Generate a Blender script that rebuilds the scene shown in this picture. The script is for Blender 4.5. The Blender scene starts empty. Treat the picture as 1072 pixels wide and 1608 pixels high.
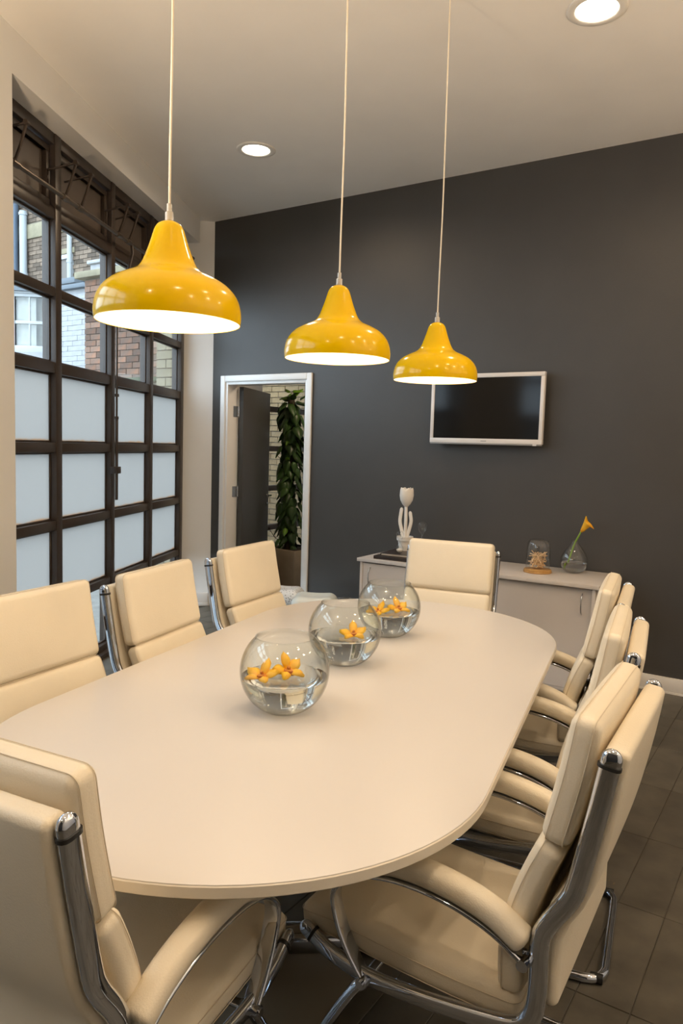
import bpy, bmesh, math, random
from mathutils import Vector, Matrix
random.seed(7)
S = bpy.context.scene
COL = S.collection
PI = math.pi

# ------------------------------------------------------------------ camera
cam_d = bpy.data.cameras.new('camera'); cam = bpy.data.objects.new('camera', cam_d); COL.objects.link(cam)
cam_d.sensor_fit = 'VERTICAL'; cam_d.sensor_height = 36.0; cam_d.sensor_width = 24.0
cam_d.lens = 1161.54 / 1608 * 36; cam_d.clip_start = 0.05; cam_d.clip_end = 200
_R = (0.83537, 0.54890, 0.02947); _U = (-0.07271, 0.05719, 0.99571); _F = (-0.54486, 0.83393, -0.08769)
cam.matrix_world = Matrix(((_R[0], _U[0], -_F[0], 0.0), (_R[1], _U[1], -_F[1], 0.0), (_R[2], _U[2], -_F[2], 1.55), (0, 0, 0, 1)))
S.camera = cam

# ------------------------------------------------------------------ world, exposure
W = bpy.data.worlds.new('overcast_sky'); S.world = W; W.use_nodes = True
W.node_tree.nodes['Background'].inputs[0].default_value = (0.72, 0.86, 1.0, 1)
W.node_tree.nodes['Background'].inputs[1].default_value = 6.5
S.view_settings.view_transform = 'Standard'; S.view_settings.look = 'None'
S.view_settings.exposure = 0.0; S.view_settings.gamma = 1.0; S.view_settings.use_curve_mapping = False
S.cycles.max_bounces = 10; S.cycles.diffuse_bounces = 8; S.cycles.glossy_bounces = 5
S.cycles.transmission_bounces = 10; S.cycles.transparent_max_bounces = 24
S.cycles.sample_clamp_indirect = 4.0; S.cycles.caustics_reflective = False; S.cycles.caustics_refractive = True
S.cycles.blur_glossy = 0.5; S.cycles.use_denoising = True

WARM = (1.0, 0.74, 0.48)
PENDANT_W, DOWN_W, UP_W = 3.6, 43.0, 150.0

# ------------------------------------------------------------------ materials
def new_mat(name):
    m = bpy.data.materials.new(name); m.use_nodes = True
    nt = m.node_tree; b = nt.nodes['Principled BSDF']; return m, nt, b

def mat(name, col, rough=0.5, metal=0.0, spec=0.5, var=0.0, scale=8.0, bump=0.0, bscale=200.0, coat=0.0, rand=0.0, col2=None, detail=4.0, trans=0.0, ior=1.5):
    m, nt, b = new_mat(name)
    b.inputs['Base Color'].default_value = (*col, 1); b.inputs['Roughness'].default_value = rough
    b.inputs['Metallic'].default_value = metal; b.inputs['Specular IOR Level'].default_value = spec
    b.inputs['Coat Weight'].default_value = coat; b.inputs['Coat Roughness'].default_value = 0.04
    b.inputs['Transmission Weight'].default_value = trans; b.inputs['IOR'].default_value = ior
    tc = nt.nodes.new('ShaderNodeTexCoord')
    out = None
    if var > 0 or col2:
        n = nt.nodes.new('ShaderNodeTexNoise'); n.inputs['Scale'].default_value = scale; n.inputs['Detail'].default_value = detail
        nt.links.new(tc.outputs['Object'], n.inputs['Vector'])
        r = nt.nodes.new('ShaderNodeValToRGB')
        c2 = col2 or tuple(max(0, c * (1 - var)) for c in col); c1 = col if col2 else tuple(min(1, c * (1 + var * .6)) for c in col)
        r.color_ramp.elements[0].position = 0.3; r.color_ramp.elements[1].position = 0.7
        r.color_ramp.elements[0].color = (*c2, 1); r.color_ramp.elements[1].color = (*c1, 1)
        nt.links.new(n.outputs['Fac'], r.inputs['Fac']); out = r.outputs['Color']
    if rand > 0:
        oi = nt.nodes.new('ShaderNodeObjectInfo'); ge = nt.nodes.new('ShaderNodeNewGeometry')
        ad = nt.nodes.new('ShaderNodeMath'); ad.operation = 'ADD'
        nt.links.new(oi.outputs['Random'], ad.inputs[0]); nt.links.new(ge.outputs['Random Per Island'], ad.inputs[1])
        fr = nt.nodes.new('ShaderNodeMath'); fr.operation = 'FRACT'; nt.links.new(ad.outputs[0], fr.inputs[0])
        mr = nt.nodes.new('ShaderNodeMapRange'); mr.inputs['To Min'].default_value = 1 - rand; mr.inputs['To Max'].default_value = 1 + rand
        nt.links.new(fr.outputs[0], mr.inputs['Value'])
        hs = nt.nodes.new('ShaderNodeHueSaturation'); nt.links.new(mr.outputs[0], hs.inputs['Value'])
        if out: nt.links.new(out, hs.inputs['Color'])
        else: hs.inputs['Color'].default_value = (*col, 1)
        out = hs.outputs['Color']
    if out: nt.links.new(out, b.inputs['Base Color'])
    if bump > 0:
        n2 = nt.nodes.new('ShaderNodeTexNoise'); n2.inputs['Scale'].default_value = bscale; n2.inputs['Detail'].default_value = 3
        nt.links.new(tc.outputs['Object'], n2.inputs['Vector'])
        bp = nt.nodes.new('ShaderNodeBump'); bp.inputs['Strength'].default_value = bump; bp.inputs['Distance'].default_value = 0.01
        nt.links.new(n2.outputs['Fac'], bp.inputs['Height']); nt.links.new(bp.outputs[0], b.inputs['Normal'])
    return m

def thin_glass(name, tint=(0.97, 0.985, 0.98), edge=(.42, .40, .36)):
    m, nt, b = new_mat(name); nt.nodes.remove(b)
    t = nt.nodes.new('ShaderNodeBsdfTransparent')
    mc = nt.nodes.new('ShaderNodeMix'); mc.data_type = 'RGBA'; mc.inputs[6].default_value = (*tint, 1); mc.inputs[7].default_value = (*edge, 1)   # longer way through the wall at grazing angles
    nt.links.new(mc.outputs[2], t.inputs[0])
    g = nt.nodes.new('ShaderNodeBsdfGlossy'); g.inputs['Roughness'].default_value = 0.01; g.inputs[0].default_value = (1, 1, 1, 1)
    lw = nt.nodes.new('ShaderNodeLayerWeight'); lw.inputs['Blend'].default_value = .5
    pw = nt.nodes.new('ShaderNodeMath'); pw.operation = 'POWER'; pw.inputs[1].default_value = 4.0; nt.links.new(lw.outputs['Facing'], pw.inputs[0]); nt.links.new(pw.outputs[0], mc.inputs[0])
    f = nt.nodes.new('ShaderNodeMath'); f.operation = 'MULTIPLY_ADD'; f.inputs[1].default_value = .60; f.inputs[2].default_value = .035; nt.links.new(pw.outputs[0], f.inputs[0])
    mx = nt.nodes.new('ShaderNodeMixShader'); nt.links.new(f.outputs[0], mx.inputs[0])
    nt.links.new(t.outputs[0], mx.inputs[1]); nt.links.new(g.outputs[0], mx.inputs[2])
    nt.links.new(mx.outputs[0], nt.nodes['Material Output'].inputs['Surface']); return m

def emit(name, col, st):
    m, nt, b = new_mat(name); nt.nodes.remove(b)
    e = nt.nodes.new('ShaderNodeEmission'); e.inputs[0].default_value = (*col, 1); e.inputs[1].default_value = st
    nt.links.new(e.outputs[0], nt.nodes['Material Output'].inputs['Surface']); return m

M = {}
M['ceiling'] = mat('ceiling_paint', (.88, .86, .83), .8, var=.03, scale=2, bump=.03, bscale=60)
M['white_wall'] = mat('white_wall_paint', (.86, .85, .83), .7, var=.03, scale=2, bump=.03, bscale=80)
M['dark_wall'] = mat('charcoal_wall_paint', (0.058, 0.054, 0.050), .5, var=.06, scale=3, bump=.06, bscale=90)
M['navy_wall'] = mat('navy_wall_paint', (.026, .031, .042), .5, var=.06, scale=3)
M['gloss_white'] = mat('white_gloss_paint', (.82, .80, .77), .3, bump=.01, bscale=40)
M['brown'] = mat('brown_window_paint', (.050, .036, .028), .38, var=.15, scale=12, bump=.03, bscale=60)
M['brown_panel'] = mat('brown_panel_paint', (.105, .082, .066), .45, var=.1, scale=6)
m, nt, b = new_mat('slate_vinyl_tile_worn'); M['tile'] = m
ge = nt.nodes.new('ShaderNodeNewGeometry'); oi = nt.nodes.new('ShaderNodeObjectInfo')
n1 = nt.nodes.new('ShaderNodeTexNoise'); n1.inputs['Scale'].default_value = 7; n1.inputs['Detail'].default_value = 9
n2 = nt.nodes.new('ShaderNodeTexNoise'); n2.inputs['Scale'].default_value = 9; n2.inputs['Detail'].default_value = 7; n2.inputs['Distortion'].default_value = .6
r1 = nt.nodes.new('ShaderNodeValToRGB'); r1.color_ramp.elements[0].position = .3; r1.color_ramp.elements[1].position = .72
r1.color_ramp.elements[0].color = (.070, .063, .050, 1); r1.color_ramp.elements[1].color = (.128, .116, .092, 1)
r2 = nt.nodes.new('ShaderNodeValToRGB'); r2.color_ramp.elements[0].position = .70; r2.color_ramp.elements[1].position = .74
mr = nt.nodes.new('ShaderNodeMapRange'); mr.inputs['To Min'].default_value = .86; mr.inputs['To Max'].default_value = 1.12
hs_ = nt.nodes.new('ShaderNodeHueSaturation'); mx = nt.nodes.new('ShaderNodeMix'); mx.data_type = 'RGBA'; mx.inputs[7].default_value = (.30, .20, .08, 1)
bp = nt.nodes.new('ShaderNodeBump'); bp.inputs['Strength'].default_value = .2; bp.inputs['Distance'].default_value = .006
for n_ in (n1, n2): nt.links.new(ge.outputs['Position'], n_.inputs['Vector'])
nt.links.new(n1.outputs['Fac'], r1.inputs[0]); nt.links.new(n2.outputs['Fac'], r2.inputs[0]); nt.links.new(oi.outputs['Random'], mr.inputs['Value'])
nt.links.new(r1.outputs[0], hs_.inputs['Color']); nt.links.new(mr.outputs[0], hs_.inputs['Value']); nt.links.new(hs_.outputs[0], mx.inputs[6]); nt.links.new(r2.outputs[0], mx.inputs[0])
nt.links.new(mx.outputs[2], b.inputs['Base Color']); nt.links.new(n1.outputs['Fac'], bp.inputs['Height']); nt.links.new(bp.outputs[0], b.inputs['Normal']); b.inputs['Roughness'].default_value = .42
M['grout'] = mat('floor_screed', (.085, .075, .058), .8, var=.2)
M['laminate'] = mat('white_laminate', (.67, .635, .60), .32, spec=.45)
M['edge'] = mat('laminate_edge_band', (.80, .74, .64), .45)
M['leather'] = mat('cream_leather', (.80, .725, .585), .42, spec=.4, var=.04, scale=5, bump=.10, bscale=260)
M['thread'] = mat('cream_stitching', (.66, .58, .45), .7)
M['chrome'] = mat('polished_chrome', (.58, .62, .70), .04, metal=1.0)
M['rubber'] = mat('black_rubber', (.012, .012, .012), .5)
M['yellow'] = mat('yellow_enamel', (0.820, 0.510, 0.000), .16, spec=.25, coat=.1)
M['shade_white'] = mat('white_enamel', (.92, .90, .86), .35)
M['bulb'] = emit('bulb_glow', (1.0, .88, .66), 22)
M['diffuser'] = emit('downlight_glow', (1.0, .86, .64), 14)
M['cord'] = mat('cream_cord', (.80, .72, .58), .5)
M['collar'] = mat('clear_cord_grip', (.80, .76, .68), .25, trans=.4)
M['glass'] = thin_glass('clear_glass'); M['fine_glass'] = thin_glass('thin_clear_glass', (.985, .99, .99), (.66, .66, .64))
M['pane'] = thin_glass('window_glass', (.95, .975, .98), (.85, .88, .88))
M['water'] = mat('still_water', (.98, .99, 1.0), 0.0, trans=1.0, ior=1.33)
M['orchid'] = mat('yellow_orchid_petal', (.90, .56, .03), .5, col2=(.88, .44, .015), scale=40)
M['orchid_lip'] = mat('red_orchid_lip', (.42, .07, .01), .5, col2=(.75, .32, .02), scale=160)
M['credenza'] = mat('pale_grey_laminate', (.66, .60, .55), .45, var=.03, scale=3)
M['ctop'] = mat('pale_grey_top', (.62, .575, .54), .4, col2=(.58, .535, .50), scale=14)
M['steel'] = mat('brushed_steel', (.55, .56, .58), .25, metal=1.0)
M['tv_white'] = mat('tv_white_plastic', (.78, .74, .71), .3)
M['screen'] = mat('tv_glossy_screen', (.010, .009, .008), .10, spec=.18)
M['plastic_grey'] = mat('grey_plastic', (.28, .27, .26), .35)
M['ceramic'] = mat('matt_white_ceramic', (.82, .79, .74), .5)
M['book'] = mat('dark_brown_cover', (.030, .018, .014), .35)
M['paper'] = mat('page_block', (.55, .50, .43), .8)
M['sand'] = mat('white_sand', (.78, .74, .68), .9)
M['bamboo'] = mat('bamboo_wood', (.52, .30, .10), .45, col2=(.42, .22, .06), scale=30)
M['peg'] = mat('pale_wood_peg', (.72, .50, .28), .6, rand=.15)
M['stem'] = mat('green_stem', (.20, .34, .03), .45)
M['calla'] = mat('calla_lily_orange', (.88, .34, .01), .45, col2=(.92, .55, .03), scale=12)
M['leaf'] = mat('dark_green_leaf', (.035, .085, .016), .4, rand=.5, var=.2, scale=14)
M['leaf_new'] = mat('bright_green_leaf', (.13, .27, .02), .4, rand=.3)
M['moss'] = mat('moss_pole_fibre', (.045, .03, .018), .95, bump=.6, bscale=60)
M['soil'] = mat('potting_soil', (.03, .022, .015), .95, bump=.5, bscale=80)
M['planter'] = mat('taupe_planter', (.38, .30, .21), .6, var=.08, scale=10)
M['door'] = mat('dark_grey_door_paint', (.062, .060, .056), .4, var=.05, scale=4)
M['base_plate'] = mat('dark_taupe_steel', (0.220, 0.195, 0.150), .45)
M['shell_white'] = mat('white_moulded_plastic', (.80, .84, .80), .35)
m, nt, b = new_mat('speckled_plastic'); M['speckle'] = m
v = nt.nodes.new('ShaderNodeTexVoronoi'); v.inputs['Scale'].default_value = 60
tc = nt.nodes.new('ShaderNodeTexCoord'); nt.links.new(tc.outputs['Object'], v.inputs['Vector'])
r = nt.nodes.new('ShaderNodeValToRGB'); r.color_ramp.elements[0].position = .20; r.color_ramp.elements[1].position = .26
r.color_ramp.elements[0].color = (.10, .11, .13, 1); r.color_ramp.elements[1].color = (.84, .86, .87, 1)
nt.links.new(v.outputs['Distance'], r.inputs[0]); nt.links.new(r.outputs[0], b.inputs['Base Color']); b.inputs['Roughness'].default_value = .4
# frosted film: light scatters through it, worn residue along the bottom edge
m, nt, b = new_mat('frosted_film'); M['frost'] = m; nt.nodes.remove(b)
tl = nt.nodes.new('ShaderNodeBsdfTranslucent'); df = nt.nodes.new('ShaderNodeBsdfDiffuse')
tc = nt.nodes.new('ShaderNodeTexCoord'); sp = nt.nodes.new('ShaderNodeSeparateXYZ'); nt.links.new(tc.outputs['Generated'], sp.inputs[0])
nz = nt.nodes.new('ShaderNodeTexNoise'); nz.inputs['Scale'].default_value = 9; nt.links.new(tc.outputs['Object'], nz.inputs['Vector'])
ad = nt.nodes.new('ShaderNodeMath'); ad.operation = 'MULTIPLY_ADD'; ad.inputs[1].default_value = .07
nt.links.new(nz.outputs['Fac'], ad.inputs[0]); nt.links.new(sp.outputs['Z'], ad.inputs[2])
rp = nt.nodes.new('ShaderNodeValToRGB'); rp.color_ramp.elements[0].position = .055; rp.color_ramp.elements[1].position = .085
rp.color_ramp.elements[0].color = (.56, .40, .27, 1); rp.color_ramp.elements[1].color = (.50, .497, .482, 1)
nt.links.new(ad.outputs[0], rp.inputs[0]); nt.links.new(rp.outputs[0], tl.inputs[0]); nt.links.new(rp.outputs[0], df.inputs[0])
mx = nt.nodes.new('ShaderNodeMixShader'); mx.inputs[0].default_value = .22
nt.links.new(tl.outputs[0], mx.inputs[1]); nt.links.new(df.outputs[0], mx.inputs[2])
nt.links.new(mx.outputs[0], nt.nodes['Material Output'].inputs['Surface'])
# outdoors
M['brick_old'] = mat('old_stock_brick', (0.157, 0.114, 0.081), .9, rand=.45, var=.3, scale=20)
M['brick_red'] = mat('weathered_red_brick', (0.199, 0.097, 0.057), .9, rand=.5, var=.45, scale=9, col2=(.10, .08, .065))
M['brick_yellow'] = mat('yellow_stock_brick', (0.440, 0.300, 0.155), .9, rand=.12, var=.15, scale=20)
M['block_yellow'] = mat('pale_yellow_block', (0.185, 0.155, 0.100), .9, rand=.10, var=.12, scale=15)
M['mortar'] = mat('lime_mortar', (0.205, 0.171, 0.131), .95, var=.2, scale=20)
M['mortar_pale'] = mat('pale_mortar', (0.130, 0.105, 0.075), .95, var=.15, scale=20)
M['limewash'] = mat('white_limewash', (0.330, 0.330, 0.335), .85, var=.12, scale=10, bump=.5, bscale=16)
M['stone'] = mat('buff_stone', (0.250, 0.215, 0.140), .85, var=.2, scale=8)
M['sash'] = mat('white_sash_paint', (0.380, 0.390, 0.395), .4)
M['pipe_white'] = mat('white_pipe_paint', (0.320, 0.340, 0.350), .4)
M['pipe_dark'] = mat('blue_grey_iron', (.10, .13, .17), .5)
M['lead'] = mat('lead_flashing', (.11, .13, .15), .55)
M['pot'] = mat('dark_chimney_pot', (.05, .055, .07), .6)
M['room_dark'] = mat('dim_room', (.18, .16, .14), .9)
M['curtain'] = mat('lace_curtain', (.55, .50, .44), .9, var=.25, scale=12)
M['paving'] = mat('yard_paving', (0.199, 0.188, 0.167), .9, var=.25, scale=6)
M['moss_green'] = mat('green_moss', (0.050, 0.062, 0.028), .95, var=.3, scale=30)

# ------------------------------------------------------------------ mesh helpers
def link(o, parent=None):
    COL.objects.link(o)
    if parent: o.parent = parent
    return o
def tag(o, label=None, cat=None, group=None, kind=None):
    if label: o['label'] = label
    if cat: o['category'] = cat
    if group: o['group'] = group
    if kind: o['kind'] = kind
    return o
def thing(name, label, cat, loc=(0, 0, 0), rz=0.0, group=None):
    o = bpy.data.objects.new(name, None); o.empty_display_size = .1; link(o)
    o.location = loc; o.rotation_euler = (0, 0, rz); return tag(o, label, cat, group)
def mesh(name, vf, m, parent=None, smooth=40, loc=None, rz=None):
    me = bpy.data.meshes.new(name)
    me.from_pydata([tuple(v) for v in vf[0]], [], vf[1]); me.validate()
    bm = bmesh.new(); bm.from_mesh(me); bmesh.ops.remove_doubles(bm, verts=bm.verts, dist=1e-6)
    bmesh.ops.recalc_face_normals(bm, faces=bm.faces); bm.to_mesh(me); bm.free()
    if smooth:
        me.polygons.foreach_set('use_smooth', [True] * len(me.polygons)); me.set_sharp_from_angle(angle=math.radians(smooth))
    me.materials.append(M[m])
    o = bpy.data.objects.new(name, me); link(o, parent)
    if loc: o.location = loc
    if rz is not None: o.rotation_euler = (0, 0, rz)
    return o
def join(*vfs):
    V, F = [], []
    for v, f in vfs:
        k = len(V); V += list(v); F += [tuple(i + k for i in q) for q in f]
    return V, F
def prism(poly, z0, z1):
    n = len(poly); V = [(x, y, z0) for x, y in poly] + [(x, y, z1) for x, y in poly]
    F = [tuple(range(n - 1, -1, -1)), tuple(range(n, 2 * n))] + [(i, (i + 1) % n, n + (i + 1) % n, n + i) for i in range(n)]
    return V, F
def box(x0, x1, y0, y1, z0, z1): return prism([(x0, y0), (x1, y0), (x1, y1), (x0, y1)], z0, z1)
def bbox(x0, x1, y0, y1, z0, z1, bev=.003, seg=2):
    bm = bmesh.new(); V, F = box(x0, x1, y0, y1, z0, z1)
    vs = [bm.verts.new(v) for v in V]; [bm.faces.new([vs[i] for i in f]) for f in F]
    bmesh.ops.bevel(bm, geom=list(bm.edges), offset=bev, segments=seg, profile=.5, affect='EDGES')
    bm.verts.index_update(); r = [tuple(v.co) for v in bm.verts], [tuple(v.index for v in f.verts) for f in bm.faces]
    bm.free(); return r
def lathe(prof, n=32, closed=False):
    V, F = [], []
    for r_, z in prof:
        for k in range(n): a = 2 * PI * k / n; V.append((r_ * math.cos(a), r_ * math.sin(a), z))
    m_ = len(prof)
    for i in range(m_ - 1 + (1 if closed else 0)):
        j = (i + 1) % m_
        for k in range(n): F.append((i * n + k, i * n + (k + 1) % n, j * n + (k + 1) % n, j * n + k))
    return V, F
def spline(pts, n=6):
    P = [Vector(p) for p in pts]; out = []
    for i in range(len(P) - 1):
        p0 = P[i - 1] if i else P[0] * 2 - P[1]; p1, p2 = P[i], P[i + 1]; p3 = P[i + 2] if i + 2 < len(P) else P[-1] * 2 - P[-2]
        for k in range(n):
            t = k / n; out.append(.5 * ((2 * p1) + (p2 - p0) * t + (2 * p0 - 5 * p1 + 4 * p2 - p3) * t * t + (3 * p1 - p0 - 3 * p2 + p3) * t ** 3))
    out.append(P[-1]); return out
def stadium(w, t, n=5):
    """flat oval section: w long, t thick"""
    r_ = t / 2; h = w / 2 - r_; S_ = []
    for k in range(n + 1): a = -PI / 2 + PI * k / n; S_.append((h + r_ * math.cos(a), r_ * math.sin(a)))
    for k in range(n + 1): a = PI / 2 + PI * k / n; S_.append((-h + r_ * math.cos(a), r_ * math.sin(a)))
    return S_
def circ(r_, n=12): return [(r_ * math.cos(2 * PI * k / n), r_ * math.sin(2 * PI * k / n)) for k in range(n)]
def sweep(path, sec, up=None, scales=None, cap=True, round_end=(0, 0)):
    """sweep a section along a path; section x lies along 'normal', y along 'binormal'"""
    P = [Vector(p) for p in path]; sc = scales or [1.0] * len(P)
    def ext(P, sc, L, end):
        T = (P[-1] - P[-2]).normalized() if end else (P[0] - P[1]).normalized(); B = P[-1] if end else P[0]
        pts = []; ss = []
        for k in range(1, 6): a = PI / 2 * k / 5; pts.append(B + T * L * math.sin(a)); ss.append(max(.02, math.cos(a)))
        return (P + pts, sc + ss) if end else (pts[::-1] + P, ss[::-1] + sc)
    T0 = [(P[min(i + 1, len(P) - 1)] - P[max(i - 1, 0)]).normalized() for i in range(len(P))]
    if round_end[1]: P, sc = ext(P, sc, round_end[1], True)
    if round_end[0]: P, sc = ext(P, sc, round_end[0], False)
    T = [(P[min(i + 1, len(P) - 1)] - P[max(i - 1, 0)]).normalized() for i in range(len(P))]
    if up is not None: b = Vector(up)
    else:
        b = Vector((0, 0, 1)) if abs(T[0].z) < .9 else Vector((1, 0, 0))
    V, F = [], []; m_ = len(sec)
    for i, p in enumerate(P):
        if up is None:
            b = (b - T[i] * b.dot(T[i])).normalized()
            bb = b
        else: bb = (Vector(up) - T[i] * Vector(up).dot(T[i])).normalized()
        nn = T[i].cross(bb)
        for x, y in sec: V.append(p + (nn * x + bb * y) * sc[i])
    for i in range(len(P) - 1):
        for k in range(m_): F.append((i * m_ + k, i * m_ + (k + 1) % m_, (i + 1) * m_ + (k + 1) % m_, (i + 1) * m_ + k))
    if cap: F += [tuple(range(m_ - 1, -1, -1)), tuple((len(P) - 1) * m_ + k for k in range(m_))]
    return V, F
def rbox(hx, hy, hz, r_, n=8, c=4):
    """rounded box as a quad grid (half sizes)"""
    def axis(h):
        rr = min(r_, h); A = [-h + rr * (1 - math.cos(PI / 2 * k / c)) if 0 else -h + rr * k / c for k in range(c)]
        inner = [-(h - rr) + 2 * (h - rr) * k / n for k in range(n + 1)]
        return A + inner + [-a for a in A[::-1]]
    H = (hx, hy, hz); AX = [axis(h) for h in H]; V, F = [], []
    for d in range(3):
        u, w = (d + 1) % 3, (d + 2) % 3
        for s in (-1, 1):
            k0 = len(V); nu, nw = len(AX[u]), len(AX[w])
            for a in AX[u]:
                for b_ in AX[w]:
                    p = [0, 0, 0]; p[d] = s * H[d]; p[u] = a; p[w] = b_
                    inn = [max(-(H[i] - min(r_, H[i])), min(H[i] - min(r_, H[i]), p[i])) for i in range(3)]
                    dv = Vector([p[i] - inn[i] for i in range(3)])
                    if dv.length > 1e-9: dv = dv.normalized() * r_
                    V.append(tuple(inn[i] + max(-min(r_, H[i]), min(min(r_, H[i]), dv[i])) for i in range(3)))
            for i in range(nu - 1):
                for j in range(nw - 1):
                    q = (k0 + i * nw + j, k0 + (i + 1) * nw + j, k0 + (i + 1) * nw + j + 1, k0 + i * nw + j + 1)
                    F.append(q if s > 0 else q[::-1])
    return V, F
def xf(vf, f): return [tuple(f(*v)) for v in vf[0]], vf[1]
def move(vf, dx=0, dy=0, dz=0): return xf(vf, lambda x, y, z: (x + dx, y + dy, z + dz))
def roty(vf, a): c, s = math.cos(a), math.sin(a); return xf(vf, lambda x, y, z: (x * c + z * s, y, -x * s + z * c))
def cyl(r_, p, q, n=14): return sweep([p, q], circ(r_, n))
def dup(root, loc=None, rz=None, label=None, group=None):
    c = root.copy(); COL.objects.link(c)
    if loc is not None: c.location = loc
    if rz is not None: c.rotation_euler = (0, 0, rz)
    if label: c['label'] = label
    if group: c['group'] = group
    for ch in list(root.children):
        k = ch.copy(); COL.objects.link(k); k.parent = c
        for g in list(ch.children):
            h = g.copy(); COL.objects.link(h); h.parent = k
    return c

# ------------------------------------------------------------------ room geometry
H = 3.571; YB = 5.173
PHI = -.46612; WO = 2.1215
NW = (-math.cos(PHI), math.sin(PHI)); DW = (math.sin(PHI), math.cos(PHI))     # outward normal and run of the window wall
def LW(off, s): return (NW[0] * (WO + off) + DW[0] * s, NW[1] * (WO + off) + DW[1] * s)
def LW3(off, s, z): x, y = LW(off, s); return (x, y, z)
def wbox(o0, o1, s0, s1, z0, z1): return prism([LW(o0, s0), LW(o0, s1), LW(o1, s1), LW(o1, s0)], z0, z1)
def st(o, lab=None): o['kind'] = 'structure'; return o
CORNER = (-4.857, YB)
XR, YR = 1.9, -1.9
S_REAR = ((YR - NW[1] * WO) / DW[1])

# ceiling and floor follow the skewed plan
plan = [LW(.30, S_REAR - .2), LW(.30, 6.72), (-5.02, 5.22), (-4.95, YB + .14), (XR + .15, YB + .14), (XR + .15, YR - .15)]
st(mesh('ceiling', prism(plan, H, H + .2), 'ceiling', smooth=0))
floor = st(mesh('floor', prism(plan, -.15, -.004), 'grout', smooth=0))
# slate tiles laid square to the back wall: those in view one by one, the rest joined
tile = None; rest = []; tw, tl_, g = .15, .52, .0015
XT0 = -.65
for i in range(-34, 17):
    for j in range(-14, 2):
        x0, y0 = XT0 + i * tw, 4.16 + (j) * tl_ + tl_ * .0
        y1 = min(y0 + tl_, YB)
        x1 = x0 + tw
        off = lambda x, y: NW[0] * x + NW[1] * y - WO
        lim = .12 if (x0 * DW[0] + y0 * DW[1]) > 3.7 else 0
        if max(off(x0, y0), off(x0, y1), off(x1, y0)) > lim or x1 > XR or y0 < YR: continue
        if y1 - y0 < .1: continue
        if -14 <= i <= 5 and y0 > -.6:
            if y1 - y0 > tl_ - .01:
                if tile is None:
                    tile = mesh('floor_tile', move(bbox(g, tw - g, g, tl_ - g, -.004, 0, .0012, 1), 0, 0, 0), 'tile', floor, smooth=0); o = tile
                else: o = tile.copy(); COL.objects.link(o)
            else:
                o = mesh('floor_tile', bbox(g, tw - g, g, y1 - y0 - g, -.004, 0, .0012, 1), 'tile', floor, smooth=0)
            o.location = (x0, y0, 0)
        else: rest.append(box(x0 + g, x1 - g, y0 + g, y1 - g, -.004, 0))
o = mesh('floor_tile', join(*rest), 'tile', floor, smooth=0); o['kind'] = 'stuff'

# window wall: near pier, beam over the recess, return at the far end
st(mesh('wall_left', join(wbox(0, .32, S_REAR - .2, .30, -.1, H), wbox(0, .32, 2.72, 3.632, -.1, H), wbox(0, .32, .30, 2.72, 3.352, H), wbox(0, .32, 3.632, 6.69, 3.352, H)), 'white_wall', smooth=0))
st(mesh('wall_return', prism([LW(.235, 6.705), CORNER, (-4.857, YB + .03), (-5.02, YB + .16), LW(.235, 6.95)], -.1, H), 'white_wall', smooth=0))
# back wall with door opening
DX0, DX1, DH = -4.695, -3.755, 2.118
st(mesh('wall_back', join(box(-4.857, DX0, YB, YB + .14, -.1, H), box(DX0, DX1, YB, YB + .14, DH, H), box(DX1, XR + .15, YB, YB + .14, -.1, H)), 'dark_wall', smooth=0))
st(mesh('wall_right', box(XR, XR + .15, YR, YB, -.1, H), 'white_wall', smooth=0))
st(mesh('wall_rear', prism([LW(0, S_REAR - .15)[:1] + (YR - .15,), (XR + .15, YR - .15), (XR + .15, YR), LW(0, S_REAR)[:1] + (YR,)], -.1, H), 'navy_wall', smooth=0))
def skirting(x0, x1): return join(bbox(x0, x1, YB - .016, YB + .001, 0.012, .105, .004), box(x0, x1, YB - .020, YB, 0, .012))
st(mesh('baseboard_back', skirting(-3.70, XR), 'gloss_white'))
bx, by = CORNER; a, b_ = LW(.14, 6.705)
L = math.hypot(bx - a, by - b_); ux, uy = (bx - a) / L, (by - b_) / L
sk = join(bbox(0, L - .02, -.018, .001, .03, .125, .004), bbox(0, L - .02, -.026, 0, 0, .03, .003))
o = st(mesh('baseboard_return', sk, 'gloss_white', loc=(a, b_, 0), rz=math.atan2(uy, ux)))

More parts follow.
